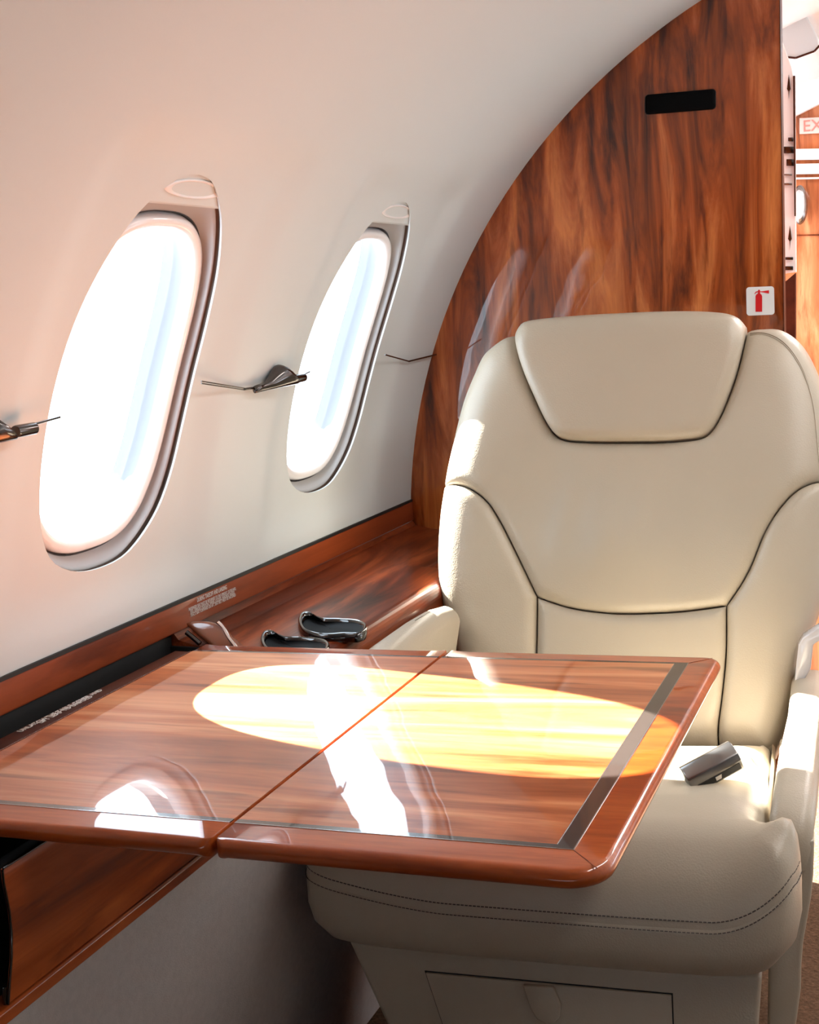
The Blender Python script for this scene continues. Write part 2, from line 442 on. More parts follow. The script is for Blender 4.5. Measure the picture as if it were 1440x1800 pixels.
# floor, lower sidewalls
mk('floor', [(-1.0, -1.7, -EZ), (1.15, -1.7, -EZ), (1.15, 4.2, -EZ), (-1.0, 4.2, -EZ), (-1.0, -1.7, -EZ-.03), (1.15, -1.7, -EZ-.03), (1.15, 4.2, -EZ-.03), (-1.0, 4.2, -EZ-.03)], [(0, 1, 2, 3), (4, 5, 6, 7), (0, 1, 5, 4), (2, 3, 7, 6), (1, 2, 6, 5), (0, 3, 7, 4)], m_carpet, smooth=False, kind='structure')
prof = [(-.724, -.574), (-.727, -.60), (-.734, -.64), (-.742, -.72), (-.760, -.86), (-.79, -1.0), (-.80, -EZ)]
rings = [[Vector((x-dx, y, z)) for x, z in prof] for y, dx in [(q, 0) for q in np.linspace(-1.7, 1.80, 12)]+[(1.84, .045), (YB, .045)]]
v, f = skin(rings, False); mk('wall_left_lower', v, f, m_fabric, kind='structure')
v, f = skin([[Vector((1.10, y, -.41)), Vector((1.0, y, -.42)), Vector((1.0, y, -EZ))] for y in (-1.7, 4.2)], False); mk('wall_right_lower', v, f, m_fabric, smooth=False, kind='structure')

# ------------------------------------------------------------------ bulkhead with its dark sign and sticker
bx = -.2395
arc = []
a0 = math.asin((-.375-CCZ)/RR); a1 = math.acos((CCX-bx)/(RR+.004))
for i in range(41):
    a = a0+(a1-a0)*i/40; arc.append(Vector((CCX-(RR+.004)*math.cos(a), YB, CCZ+(RR+.004)*math.sin(a))))
pts = [Vector((bx, YB, -EZ+.002)), Vector((-.80, YB, -EZ+.002)), Vector((-.80, YB, -.55)), Vector((-.944, YB, -.45))]+arc
bulk = empty('cabin_bulkhead', (-.6, YB, -EZ), label='tall glossy brown wood bulkhead with vertical grain behind the cream seat', cat='bulkhead')
prism('veneer_panel', pts, (0, .028, 0), m_bulk, bulk)
# edge trim
prism('edge_trim', [Vector((bx, YB-.002, -EZ+.002)), Vector((bx+.0012, YB-.002, -EZ+.002)), Vector((bx+.0012, YB-.002, arc[-1].z)), Vector((bx, YB-.002, arc[-1].z))], (0, .032, 0), m_strip, bulk)
def on_bulk(px, py, dy=0): return at_y(px, py, YB-dy)
def rrect(p00, p10, p11, p01, r, n=5):
    """rounded quad from four world corners"""
    P = [p00, p10, p11, p01]; out = []
    for i in range(4):
        c = P[i]; a = (P[i-1]-c).normalized(); b = (P[(i+1) % 4]-c).normalized()
        o = c+(a+b)*r
        for j in range(n+1):
            t = PI/2*j/n; out.append(o-b*r*math.cos(t)-a*r*math.sin(t)) if False else out.append(o-b*r*math.cos(t)-a*r*math.sin(t))
    return out
sg = empty('indicator_sign', on_bulk(1196, 200), label='black glossy rounded sign lens set high in the wood bulkhead', cat='sign')
q = rrect(on_bulk(1134, 202), on_bulk(1259, 192), on_bulk(1259, 156), on_bulk(1134, 167), .006)
prism('bezel', q, (0, -.002, 0), m_black, sg, bw=.0005)
c = sum(q, Vector())/len(q)
# domed lens
rings = [[c+(p-c)*s+Vector((0, d, 0)) for p in q] for s, d in ((.985, -.002), (.97, -.0035), (.9, -.0042), (.6, -.005), (.2, -.0052))]
v, f = skin(rings, True, True, True); mk('lens', v, f, m_lens, sg)

st = empty('extinguisher_sticker', on_bulk(1337, 553), label='small white square sticker with a red fire extinguisher pictogram', cat='sticker')
q = rrect(on_bulk(1313, 555), on_bulk(1362, 553), on_bulk(1361, 503), on_bulk(1312, 505), .005)
prism('backing', q, (0, -.0012, 0), m_white, st)
def px_poly(pts, dy=.0014): return [on_bulk(x, y, dy) for x, y in pts]
body = [(1328.5, 548), (1340, 548), (1340, 521), (1339, 518), (1336.5, 516), (1336.5, 514), (1332.5, 514), (1332.5, 516), (1329.5, 518), (1328.5, 521)]
prism('pictogram', px_poly(body), (0, -.0005, 0), m_red, st)
prism('pictogram', px_poly([(1333, 514.5), (1336.3, 514.5), (1336.3, 510), (1334.6, 509), (1333, 510)]), (0, -.0005, 0), m_red, st)
prism('pictogram', px_poly([(1336, 513.4), (1341, 513.8), (1352, 516), (1352, 510.2), (1341, 512), (1336, 512.2)]), (0, -.0005, 0), m_red, st)
prism('pictogram', px_poly([(1333.4, 511.6), (1329, 512.6), (1326.2, 516.5), (1327.2, 517), (1330, 514.2), (1333.4, 513.4)]), (0, -.0005, 0), m_red, st)

# ------------------------------------------------------------------ side ledge
led = empty('side_ledge', (-.83, .9, -EZ+.001), label='long glossy wood side ledge running under the windows to the bulkhead', cat='ledge')
YE = 1.475   # where the table pocket ends
box('black_gasket', (-.958, -1.6, -.3785), (-.9335, YB, -.3740), m_black, led)
# top band, slightly leaning
def ext(name, prof, y0, y1, mat, parent, bw=0, **k):
    return prism(name, [Vector((x, y0, z)) for x, z in prof], (0, y1-y0, 0), mat, parent, bw=bw, **k)
ext('upper_band', [(-.958, -.3785), (-.9345, -.3785), (-.9335, -.382), (-.9335, -.4135), (-.935, -.4155), (-.948, -.4155)], -1.6, YB, m_band, led, bw=.0012)
# ledge top forward of the pocket, rounded inboard edge
pr = [(-.948, -.4160), (-.936, -.4160), (-.930, -.424), (-.90, -.4310)]+[(-.745, -.4400)]+[(-.745+.022*math.sin(t), -.462+.022*math.cos(t)) for t in np.linspace(.1, PI/2, 8)]+[(-.723, -.575), (-.948, -.575)]
YS = 2.03   # forward of this the ledge steps back behind the seat
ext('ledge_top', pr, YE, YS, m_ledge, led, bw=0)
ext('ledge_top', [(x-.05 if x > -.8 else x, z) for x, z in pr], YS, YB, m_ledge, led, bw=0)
# table pocket
pk = [(-.948, -.4155), (-.941, -.4155), (-.941, -.57), (-.735, -.57), (-.735, -.60), (-.948, -.60)]
ext('pocket_liner', pk, -1.6, YE, m_black, led)
box('pocket_end', (-.941, YE-.004, -.57), (-.73, YE, -.432), m_black, led)
# side panel with S-shaped aft end
S = [(5, 1528), (7, 1550), (12, 1575), (17, 1600), (21, 1640), (21, 1680), (18, 1720), (15, 1765)]
X0 = -.722
cur = [at_x(px, py, X0) for px, py in S]
ztop = cur[0].z; zbot = cur[-1].z
pts = cur+[Vector((X0, YE+.002, zbot)), Vector((X0, YE+.002, ztop))]
prism('side_panel', pts, (-.0025, 0, 0), m_panel, led, bw=.0006)
tube('panel_edge_strip', [p+Vector((.0005, -.001, 0)) for p in cur], .0011, m_nickel, led, n=8)
tube('panel_edge_strip', [cur[0]+Vector((.0004, 0, .0006)), Vector((X0+.0004, YE, ztop+.0006))], .0009, m_nickel, led, n=8)
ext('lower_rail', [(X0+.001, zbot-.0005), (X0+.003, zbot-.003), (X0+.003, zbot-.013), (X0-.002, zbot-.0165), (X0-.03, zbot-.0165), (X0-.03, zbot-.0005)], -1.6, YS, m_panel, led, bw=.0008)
# black pocket backing seen past the panel end
box('pocket_back', (X0-.02, -1.6, zbot), (X0-.016, YE, -.455), m_black, led)
tube('pocket_catch', [at_x(8, 1735, X0-.003), at_x(8, 1762, X0-.003), at_x(13, 1768, X0-.003)], .0022, m_blackgloss, led, n=8)

# ------------------------------------------------------------------ writing
def text(name, s, size, O, A, B, mat, parent=None, ext_=.00015, align='CENTER', **k):
    cu = bpy.data.curves.new('t', 'FONT'); cu.body = s; cu.size = size; cu.align_x = align; cu.extrude = ext_
    t = bpy.data.objects.new('t', cu); COL.objects.link(t); bpy.context.view_layer.update()
    me = t.to_mesh(); vs = [v.co.copy() for v in me.vertices]; fs = [tuple(p.vertices) for p in me.polygons]
    t.to_mesh_clear(); bpy.data.objects.remove(t)
    N = A.cross(B)
    w = [O+A*v.x+B*v.y+N*v.z for v in vs]
    return mk(name, w, fs, mat, parent, smooth=False, **k)
pl = empty('instruction_placard', (-.936, 1.56, -.41), label='white lettering about takeoff and landing on the wooden band under the windows', cat='lettering')
def band_text(s, px, py, size): 
    p = at_x(px, py, -.9330); return text('text_line', s, size, p, Vector((0, 1, 0)), Vector((0, 0, 1)), m_label, pl, .0002)
def fit_text(s, p0, p1, size):
    a = at_x(*p0, -.9330); b = at_x(*p1, -.9330)
    o = text('text_line', s, size, (a+b)/2, Vector((0, 1, 0)), Vector((0, 0, 1)), m_label, pl, .0002)
    # fit width
    xs = [v.co.y for v in o.data.vertices]; w = max(xs)-min(xs); c = (max(xs)+min(xs))/2; L = abs(b.y-a.y)
    zc = ((a.z+b.z)/2)-pl.location.z
    for v in o.data.vertices: v.co.y = (v.co.y-c)*L/w+(a.y+b.y)/2-pl.location.y
    return o
fit_text('DURING TAKEOFF AND LANDING', (347, 1058), (399, 1036), .0088)
fit_text('PASSENGER SEAT MUST BE RETURNED TO THE UPRIGHT, OUTBOARD,', (332, 1072.5), (415, 1038.5), .0062)
fit_text('FULL UPRIGHT POSITION, SWIVEL LOCKED, HEADREST RAISED', (335, 1078), (412.5, 1044.5), .0062)
fit_text('TRACK SEAT FORWARD OR AFT. SEAT BELT MUST BE FASTENED', (335, 1083.5), (414.5, 1049), .0062)

# ------------------------------------------------------------------ cup holders and table latch on the ledge
def ledge_pt(px, py, h=0): return at_z(px, py, -.436+h)
def cup(poly, label):
    pts2 = crom(poly, True, 4)
    W = [ledge_pt(p.x, p.y) for p in pts2]; c = sum(W, Vector())/len(W)
    o = empty('cup_holder', c, label=label, cat='cup holder', group='black cup holders in the side ledge')
    prof = [(1.0, -.006), (1.02, .0), (1.0, .005), (.95, .007), (.89, .005), (.86, .002)]
    rings = []
    for s, h in prof: rings.append([c+(p-c)*s+Vector((0, 0, h+(.004*max(0, -(p.x-c.x)/.05) if h > 0 else 0))) for p in W])
    v, f = skin(rings, True, True, False); mk('rim', v, f, m_blackgloss, o)
    rings = [[c+(p-c)*s+Vector((0, 0, h)) for p in W] for s, h in ((.88, .0030), (.7, .0012), (.4, .0006), (.1, .0005))]
    v, f = skin(rings, True, False, True); mk('cup_floor', v, f, m_lens, o)
    return o
C1 = [(525, 1103), (529, 1091), (541, 1088), (553, 1093), (568, 1096.5), (600, 1095), (632, 1097.5), (645, 1104), (643, 1115), (631, 1121), (606, 1121), (575, 1123), (546, 1120), (531, 1114)]
cup(C1, 'black glossy oval cup holder nearest the seat armrest on the ledge')
C2 = [(x-66, y+33) for x, y in C1]
cup(C2, 'black glossy cup holder half hidden behind the far edge of the table')

arm = empty('table_latch', at_z(380, 1120, -.43), label='curved glossy brown table latch with a chrome edge at the pocket corner', cat='latch')
A0 = lambda px, py, z=-.425: at_z(px, py, z)
lp = crom([(328, 1096), (345, 1092), (375, 1094), (395, 1105), (412, 1122), (428, 1136), (432, 1146), (388, 1146), (362, 1128), (340, 1110)], True, 5)
plN = Vector((.35, -.75, .55)).normalized(); plO = at_z(380, 1115, -.418)
W = [hit(p.x, p.y, plO, plN) for p in lp]; c = sum(W, Vector())/len(W)
rings = [[c+(p-c)*s+plN*h for p in W] for s, h in ((1, -.012), (1.0, 0), (.95, .003), (.8, .005), (.4, .006), (.05, .006))]
v, f = skin(rings, True, True, True); mk('latch_body', v, f, m_bronze, arm)
ch = crom([(384, 1097), (393, 1106), (402, 1122), (413, 1137), (418, 1146)], False, 5)
tube('chrome_edge', [hit(p.x, p.y, plO, plN)+plN*.006 for p in ch], .003, m_chrome, arm)
tube('latch_pin', [hit(*p, plO, plN)+plN*.001 for p in ((328, 1112), (338, 1120), (352, 1132))], .0035, m_blackgloss, arm)

# ------------------------------------------------------------------ folding table (its top is a hair off level, as in the photo)
_a = np.array([-5163, 999])-[CX, CY]; _b = np.array([1638, 465])-[CX, CY]
tX = -M@(lambda v: v/np.linalg.norm(v))(np.array([_a[0], -_a[1], -F])); tY = M@(lambda v: v/np.linalg.norm(v))(np.array([_b[0], -_b[1], -F]))
tX = Vector(tX); tY = Vector(tY); tY = (tY-tX*tX.dot(tY)).normalized(); tN = tX.cross(tY)
P0 = at_z(342, 1145, -.42)
rot = Matrix((tX, tY, tN)).transposed()
tab = empty('folding_table', P0+tX*.32-tY*.25-tN*.016, rot, label='glossy two-leaf wooden fold-out table with sunlit top and dark inlay line', cat='table')
def TP(s, t, n=0): return P0+tX*s+tY*t+tN*n
def round_rect(s0, t0, s1, t1, r, n=8):
    """r: radii for corners (s0,t0),(s1,t0),(s1,t1),(s0,t1)"""
    out = []
    for (cx_, cy_, a0, rr) in ((s0, t0, PI, r[0]), (s1, t0, 1.5*PI, r[1]), (s1, t1, 0, r[2]), (s0, t1, .5*PI, r[3])):
        sx = 1 if cx_ == s0 else -1; sy = 1 if cy_ == t0 else -1
        ox, oy = cx_+sx*rr, cy_+sy*rr
        for j in range(n+1): a = a0+PI/2*j/n; out.append(Vector((ox+rr*math.cos(a), oy+rr*math.sin(a))))
    return out
def leaf(s0, s1, radii, flat, label):
    t0, t1 = -.540, .036; th = .016; rb = th/2
    base = round_rect(s0, t0, s1, t1, radii)
    # subdivide long sides
    poly = []
    for i, p in enumerate(base):
        q = base[(i+1) % len(base)]; m = max(1, int((q-p).length/.02))
        poly += [p+(q-p)*k/m for k in range(m)]
    n = len(poly); nor = []
    for i in range(n):
        t = (poly[(i+1) % n]-poly[i-1]).normalized(); nor.append(Vector((-t.y, t.x)))
    def w(p):   # how strongly the edge is rolled: little along the seam and pocket side
        e = 1.0
        for f_ in flat: e = min(e, max(.12, min(1, abs(p.x-f_)/.012)))
        return e
    rings = []
    for a in np.linspace(-PI/2, PI/2, 11):
        ins = rb*(1-math.cos(a)); z = -rb+rb*math.sin(a)
        rings.append([TP(*(p+nn*ins*(w(p))), z) for p, nn in zip(poly, nor)])
    v, f = skin(rings, True, True, True)
    return auto_smooth(mk('table_leaf', v, f, m_rimwood, tab, label=label), 60)
SM = .3300
L1 = leaf(-.004, SM-.0016, (.004, .011, .006, .004), (-.004, SM-.0016), 'table leaf next to the side wall')
L2 = leaf(SM+.0016, .652, (.011, .034, .020, .006), (SM+.0016,), 'table leaf on the aisle side')
def slab(name, s0, t0, s1, t1, h, mat, parent): return prism(name, [TP(s0, t0, -.0004), TP(s1, t0, -.0004), TP(s1, t1, -.0004), TP(s0, t1, -.0004)], tN*(h+.0004), mat, parent)
T0 = -.4945
slab('veneer_panel', -.003, T0, SM-.0022, 0, .0004, m_table, L1)
slab('veneer_panel', SM+.0022, T0, .605, 0, .0004, m_table, L2)
slab('inlay_strip', -.003, T0-.007, SM-.0022, T0, .0004, m_inlay, L1)
slab('inlay_strip', SM+.0022, T0-.007, .619, T0, .0004, m_inlay, L2)
slab('inlay_strip', .605, T0, .619, .0055, .0004, m_inlay, L2)
slab('inlay_strip', SM+.0022, 0, .605, .0055, .0004, m_inlay, L2)
slab('inlay_strip', -.003, 0, SM-.0022, .0055, .0004, m_inlay, L1)
for (a, b, L) in (((-.003, T0-.0078), (SM-.0022, T0-.007), L1), ((SM+.0022, T0-.0078), (.6198, T0-.007), L2), ((.619, T0-.007), (.6198, .0055), L2), ((.6045, T0), (.6052, 0), L2)):
    slab('silver_line', a[0], a[1], b[0], b[1], .0005, m_silver, L)
# mitre lines at the two outer corners
for (a, b) in (((.6198, T0-.0078), (.644, -.530)), ((.6198, .0055), (.642, .027))):
    d = (Vector(b)-Vector(a)).normalized(); nn = Vector((-d.y, d.x))*.0004
    prism('mitre_line', [TP(*(Vector(a)-nn)), TP(*(Vector(b)-nn)), TP(*(Vector(b)+nn)), TP(*(Vector(a)+nn))], tN*.0003, m_ledge, L2)
# hinge strip between the pocket and the table
prism('hinge_strip', [TP(-.048, -1.2, -.0035), TP(-.0062, -1.2, -.0005), TP(-.0062, .0, -.0005), TP(-.036, .012, -.0035)], tN*-.012, m_strip, tab, bw=.0006)
slab('strip_edge', -.0062, -1.2, -.0048, 0, .0003, m_silver, tab)
def strip_text(s, p0, p1, size):
    a = hit(*p0, P0-tN*.0024, tN); b = hit(*p1, P0-tN*.0024, tN)
    sa = (a-P0).dot(tX); O = TP(sa, ((a-P0).dot(tY)+(b-P0).dot(tY))/2, -.0015)
    return text('lettering', s, size, O, tY, -tX, m_label, tab, .0003)
strip_text('UNLATCH THE TABLE COVER AND', (88, 1262), (142, 1237), .0095)
strip_text('LIFT LEAF TO UNFOLD', (74, 1272), (167, 1226), .0095)

# ------------------------------------------------------------------ cream leather seat (turned a few degrees to the window)
th = math.radians(5)
SO = Vector((-.43, 1.375, -EZ+.002)); U = Vector((math.cos(th), math.sin(th), 0)); VV = Vector((-math.sin(th), math.cos(th), 0)); ZZ = Vector((0, 0, 1))
seat = empty('passenger_seat', SO, Matrix.Rotation(th, 3, 'Z'), label='cream leather cabin seat with stitched panels facing the fold-out table', cat='seat')
S0 = Vector((SO.x, SO.y, 0))
def Lc(u, v, w): return S0+U*u+VV*v+ZZ*w
def pxv(px, py, v):
    p = hit(px, py, Lc(0, v, 0), VV); d = p-S0; return Vector((d.dot(U), d.z))
# backrest
kk = .36
BO = Lc(0, .50, -.68); BB = (VV*kk+ZZ).normalized(); BN = U.cross(BB)
fr = (BO, U, BB, BN)
def bp(px, py):
    p = hit(px, py, BO, BN)-BO; return (p.dot(U), p.dot(BB))
def bpl(pts): return [(*bp(p[0], p[1]), *p[2:]) for p in pts]
S1 = [(905, 578, 'c'), (907, 600), (920, 650), (945, 710), (965, 750), (982, 769), (1008, 776), (1110, 778), (1215, 775), (1243, 768), (1262, 745), (1280, 705), (1297, 655), (1308, 605), (1313, 570, 'c')]
S2 = [(776, 852, 'c'), (800, 853), (830, 862), (860, 885), (885, 925), (910, 975), (945, 1050, 'c')]
S3 = [(945, 1050, 'c'), (1000, 1068), (1060, 1077), (1110, 1079), (1200, 1075), (1278, 1066, 'c')]
S4 = [(1278, 1066, 'c'), (1300, 1035), (1320, 1000), (1345, 940), (1370, 900), (1400, 868), (1430, 852), (1474, 842, 'c')]
S5 = [(945, 1050, 'c'), (943, 1145), (940, 1240), (945, 1330, 'c')]
S6 = [(1278, 1066, 'c'), (1277, 1150), (1269, 1230), (1262, 1285), (1264, 1332, 'c')]
OL = [(905, 576, 'c'), (882, 581), (858, 597), (840, 615), (824, 650), (809, 690), (799, 730), (789, 780), (781, 820), (776, 852, 'c')]
OR = [(1313, 568, 'c'), (1335, 565), (1375, 567), (1411, 593), (1440, 646), (1459, 710), (1470, 780), (1474, 842, 'c')]
WL = [(776, 852, 'c'), (769, 900), (765, 960), (766, 1020), (770, 1055), (786, 1100), (800, 1170), (810, 1240), (818, 1300), (830, 1328, 'c')]
WR = [(1474, 842, 'c'), (1474, 900), (1466, 970), (1450, 1040), (1430, 1100), (1410, 1160), (1394, 1230), (1380, 1290), (1362, 1334, 'c')]
TOP = [(905, 576, 'c'), (916, 564), (935, 558), (1000, 551), (1100, 545), (1200, 542), (1270, 545), (1298, 553), (1313, 568, 'c')]
BOT = [(830, 1328, 'c'), (945, 1330), (1264, 1332), (1362, 1334, 'c')]
def chain(*segs):
    out = []
    for s in segs:
        s = bpl(s)
        if out and (Vector(out[-1][:2])-Vector(s[0][:2])).length < 6e-3: s = s[1:]
        out += s
    if (Vector(out[-1][:2])-Vector(out[0][:2])).length < 6e-3: out = out[:-1]
    return crom(out, True, .005)
rev = lambda s: s[::-1]
sil = chain(rev(OL), TOP, OR, WR, rev(BOT), rev(WL))
silT = [tuple(p) for p in sil]
hx, hy = zip(*[bp(*p) for p in ((1110, 560), (1110, 778))])
def base_back(P):
    d = np_dist(P, sil); e = np.clip(d/.075, 0, 1)
    b = -.048*(1-np.sqrt(np.clip(1-(1-e)**2, 0, 1)))
    # side bolsters come forward low down, centre hollows slightly
    u0 = .012; w = np.exp(-((P[:, 1]-.25)/.2)**2)
    b += .022*w*np.clip((np.abs(P[:, 0]-u0)-.10)/.15, 0, 1)**1.3
    b += .012*np.exp(-((P[:, 1]-.46)/.12)**2)*np.clip((np.abs(P[:, 0]-u0)-.08)/.12, 0, 1)
    b += .014*np.exp(-((P[:, 1]-.30)/.07)**2-((P[:, 0]-u0)/.13)**2)
    # faint folds in the middle of the back
    for (a, c, L, t) in ((-.05, .36, .05, .5), (.02, .34, .06, .6), (.06, .35, .05, .7), (.00, .36, .045, .35)):
        x = (P[:, 0]-a)*math.cos(t)-(P[:, 1]-c)*math.sin(t)*.4; y = (P[:, 1]-c)
        b += .0042*np.exp(-(x/.011)**2-(y/L)**2)
    return b
def base_head(P):
    d = np_dist(P, sil); e = np.clip(d/.05, 0, 1)
    b = .012-.05*(1-np.sqrt(np.clip(1-(1-e)**2, 0, 1)))
    return b+.012*np.clip((P[:, 1]-hy[1])/(hy[0]-hy[1]), 0, 1)
inflate('headrest', chain(rev(TOP), S1), fr, .012, .020, .05, m_leather, seat, base_head, inset=.0010)
inflate('backrest_panel', chain(S1, OR, rev(S4), rev(S3), rev(S2), rev(OL)), fr, .010, .020, .05, m_leather, seat, base_back, inset=.0006)
inflate('side_bolster', chain(S2, S5, rev(BOT[:2]), rev(WL)), fr, .010, .020, .05, m_leather, seat, base_back, inset=.0008)
inflate('side_bolster', chain(S4, WR, rev([(1264, 1332, 'c'), (1362, 1334, 'c')]), rev(S6)), fr, .010, .020, .05, m_leather, seat, base_back, inset=.0008)
inflate('lumbar_panel', chain(S3, S6, [(1264, 1332, 'c'), (945, 1330, 'c')], rev(S5)), fr, .010, .020, .05, m_leather, seat, base_back, inset=.0008)
# back shell
rings = []
for ins, d in ((.006, -.045), (.001, -.055), (0, -.07), (0, -.10), (.01, -.125), (.03, -.14), (.06, -.146)):
    rings.append([BO+U*p.x+BB*p.y+BN*d for p in offset(sil, ins)])
v, f = skin(rings, True, True, True); auto_smooth(mk('back_shell', v, f, m_leather, seat), 60)
# stitched line on the right shoulder
def stitch(name, pts2, base, H, R, poly, mat, parent, rad=.0007, lift=.0004):
    P = [tuple(p) for p in pts2]; h = base(np.array(P)); d = np_dist(P, poly); e = np.clip(d/R, 0, 1)
    h = h-.005+(H+.005)*np.sqrt(np.clip(1-(1-e)**2, 0, 1))+lift
    return tube(name, [BO+U*p[0]+BB*p[1]+BN*float(q) for p, q in zip(P, h)], rad, mat, parent, n=6)
mainp = chain(S1, OR, rev(S4), rev(S3), rev(S2), rev(OL))
for o_ in (0, 3.2):
    ln = crom(bpl([(1318, 582+o_), (1345, 584+o_), (1375, 600+o_), (1397, 625+o_), (1415, 660+o_), (1429, 710), (1436, 770), (1441, 830)]), False, .006)
    stitch('shoulder_stitching', ln, base_back, .010, .020, mainp, m_piping if o_ == 0 else m_leather, seat, .0006 if o_ == 0 else .0009)

# cushion: T-shaped, crowned, seam on the front face
def seamw(u, v):
    a = -.699+.05*max(0, min(1, (u-.20)/.09))**2+.026*max(0, min(1, (-u-.10)/.19))**1.5
    if v > .03: a += (.02 if u > 0 else .0)*min(1, (v-.03)/.05)
    return a
cpl = [(-.285, .040), (-.272, .008), (-.235, -.004), (0, -.010), (.235, -.004), (.280, .008), (.297, .040), (.298, .062), (.288, .078), (.270, .086), (.262, .10), (.262, .49, 'c'), (-.232, .49, 'c'), (-.258, .10), (-.270, .086), (-.282, .075)]
cp = crom(cpl, True, .006)
def base_c(P):
    b = np.array([seamw(*p) for p in P])+.70
    v = P[:, 1]; u = P[:, 0]
    b += .006*np.exp(-((v-.12)/.1)**2)-.035*np.clip((v-.15)/.27, 0, 1)
    b += -.010*np.exp(-(u/.16)**2)*np.clip(v/.1, 0, 1)
    # remove seam rise in the middle of the top so only the edge follows the seam
    d = np_dist(P, cp); k = np.clip(d/.09, 0, 1)
    s = np.array([seamw(*p) for p in P])+.70
    b -= s*k*k*(3-2*k)
    # pleats near the aisle notch and centre fold
    for (a, c, L, ang, dp) in ((.246, .135, .030, .10, .004), (.226, .15, .045, -.15, .003), (.10, .24, .12, .05, .003), (.19, .30, .05, .9, .002)):
        x = (u-a)*math.cos(ang)-(v-c)*math.sin(ang); y = (u-a)*math.sin(ang)+(v-c)*math.cos(ang)
        b -= dp*np.exp(-(x/.006)**2-(y/L)**2)
    return b
CF = (Lc(0, 0, -.70), U, VV, ZZ)
inflate('seat_cushion', cp, CF, .092, .085, .03, m_leather, seat, base_c, grid=.006, gd=.001)
# lower cushion band rolling under
rings = []
for ins, w in ((.0015, 0.0), (-.0005, -.003), (-.001, -.010), (-.001, -.03), (.002, -.046), (.010, -.060), (.024, -.068), (.045, -.070)):
    r = []
    for p, o_ in zip(cp, offset(cp, -0 + ins)):
        s = seamw(p.x, p.y); t = min(1, -w/.070); sg_ = (1 if p.x > 0 else -1); ex_ = sg_*max(0, ins)*1.3*min(1, max(0, (abs(p.x)-.2)/.07)); zz = s*(1-t)+(-.7-.070)*t if w < 0 else s
        r.append(Lc(o_.x-ex_, o_.y, zz+(0 if w < 0 else 0)))
    rings.append(r)
v, f = skin(rings, True, False, True); auto_smooth(mk('cushion_border', v, f, m_leather, seat), 60)
# stitching: two dashed rows beside the seam
def front_rows(dz, outw):
    pts = []
    for p, q in zip(cp, offset(cp, -.0012-outw)):
        if p.y < .075 and -.29 < p.x: pts.append((p, q))
    pts.sort(key=lambda t: (math.atan2(t[0].y-.2, t[0].x)))
    return [Lc(q.x, q.y, seamw(p.x, p.y)+dz) for p, q in pts if p.y < .05]
def dashes(name, line, r, mat, parent, L=3, gap=1):
    vs = []; fs = []
    # resample
    out = [line[0]]; acc = 0
    for a, b in zip(line, line[1:]):
        n = max(1, int((b-a).length/.0012))
        out += [a+(b-a)*k/n for k in range(1, n+1)]
    i = 0
    while i+L < len(out):
        a, b = out[i], out[i+L]; t = (b-a).normalized(); x = t.cross(ZZ).normalized(); y = t.cross(x)
        k = len(vs)
        for p in (a, b): vs += [p+x*r, p+y*r, p-x*r, p-y*r]
        fs += [(k, k+1, k+5, k+4), (k+1, k+2, k+6, k+5), (k+2, k+3, k+7, k+6), (k+3, k, k+4, k+7), (k, k+3, k+2, k+1), (k+4, k+5, k+6, k+7)]
        i += L+gap
    return mk(name, vs, fs, mat, parent, smooth=False)
dashes('cushion_stitching', front_rows(-.0055, .0006), .0006, m_thread, seat)
rowu = []
for p, q in zip(cp, offset(cp, .0008)):
    if p.y < .05: rowu.append((p, q))
rowu.sort(key=lambda t: (math.atan2(t[0].y-.2, t[0].x)))
dashes('cushion_stitching', [Lc(q.x, q.y, seamw(p.x, p.y)+.0065) for p, q in rowu], .0008, m_thread, seat)
# seat base with drawer
v0 = .028
bpoly = [(-.236, -.768), (-.193, -.876), (-.15, -1.03), (.235, -1.03), (.249, -.86), (.256, -.768)]
prism('seat_base', [Lc(u, v0, w) for u, w in bpoly], VV*.36, m_leather, seat, bw=.006)
def vq(px, py): p = pxv(px, py, v0); return p
dq = [vq(747, 1706), vq(1183, 1746), Vector((vq(1183, 1746).x+.002, -1.0)), Vector((vq(747, 1706).x+.055, -1.0))]
prism('drawer_gap', [Lc(p.x, v0-.001, p.y) for p in dq], VV*.004, m_black, seat)
c = sum(dq, Vector((0, 0)))/4
dq2 = [dq[0]+Vector((.0016, -.0012)), dq[1]+Vector((-.0016, -.0012)), dq[2]+Vector((-.0016, 0)), dq[3]+Vector((.0016, 0))]
drw = prism('drawer', [Lc(p.x, v0-.0035, p.y) for p in dq2], VV*.006, m_leather, seat, bw=.001)
tabp = [vq(*p) for p in ((922, 1726), (975, 1729), (988, 1762), (986, 1782), (976, 1792), (962, 1792), (946, 1785), (935, 1765))]
prism('pull_tab', [Lc(p.x, v0-.009, p.y) for p in tabp], VV*.0055, m_leather, drw, bw=.0015)
# dark pedestal
prism('pedestal', [Lc(-.20, .10, -.90), Lc(-.22, .08, -1.0), Lc(-.25, .08, -EZ+.003), Lc(.2, .08, -EZ+.003), Lc(.2, .10, -.90)], VV*.30, m_black, seat)
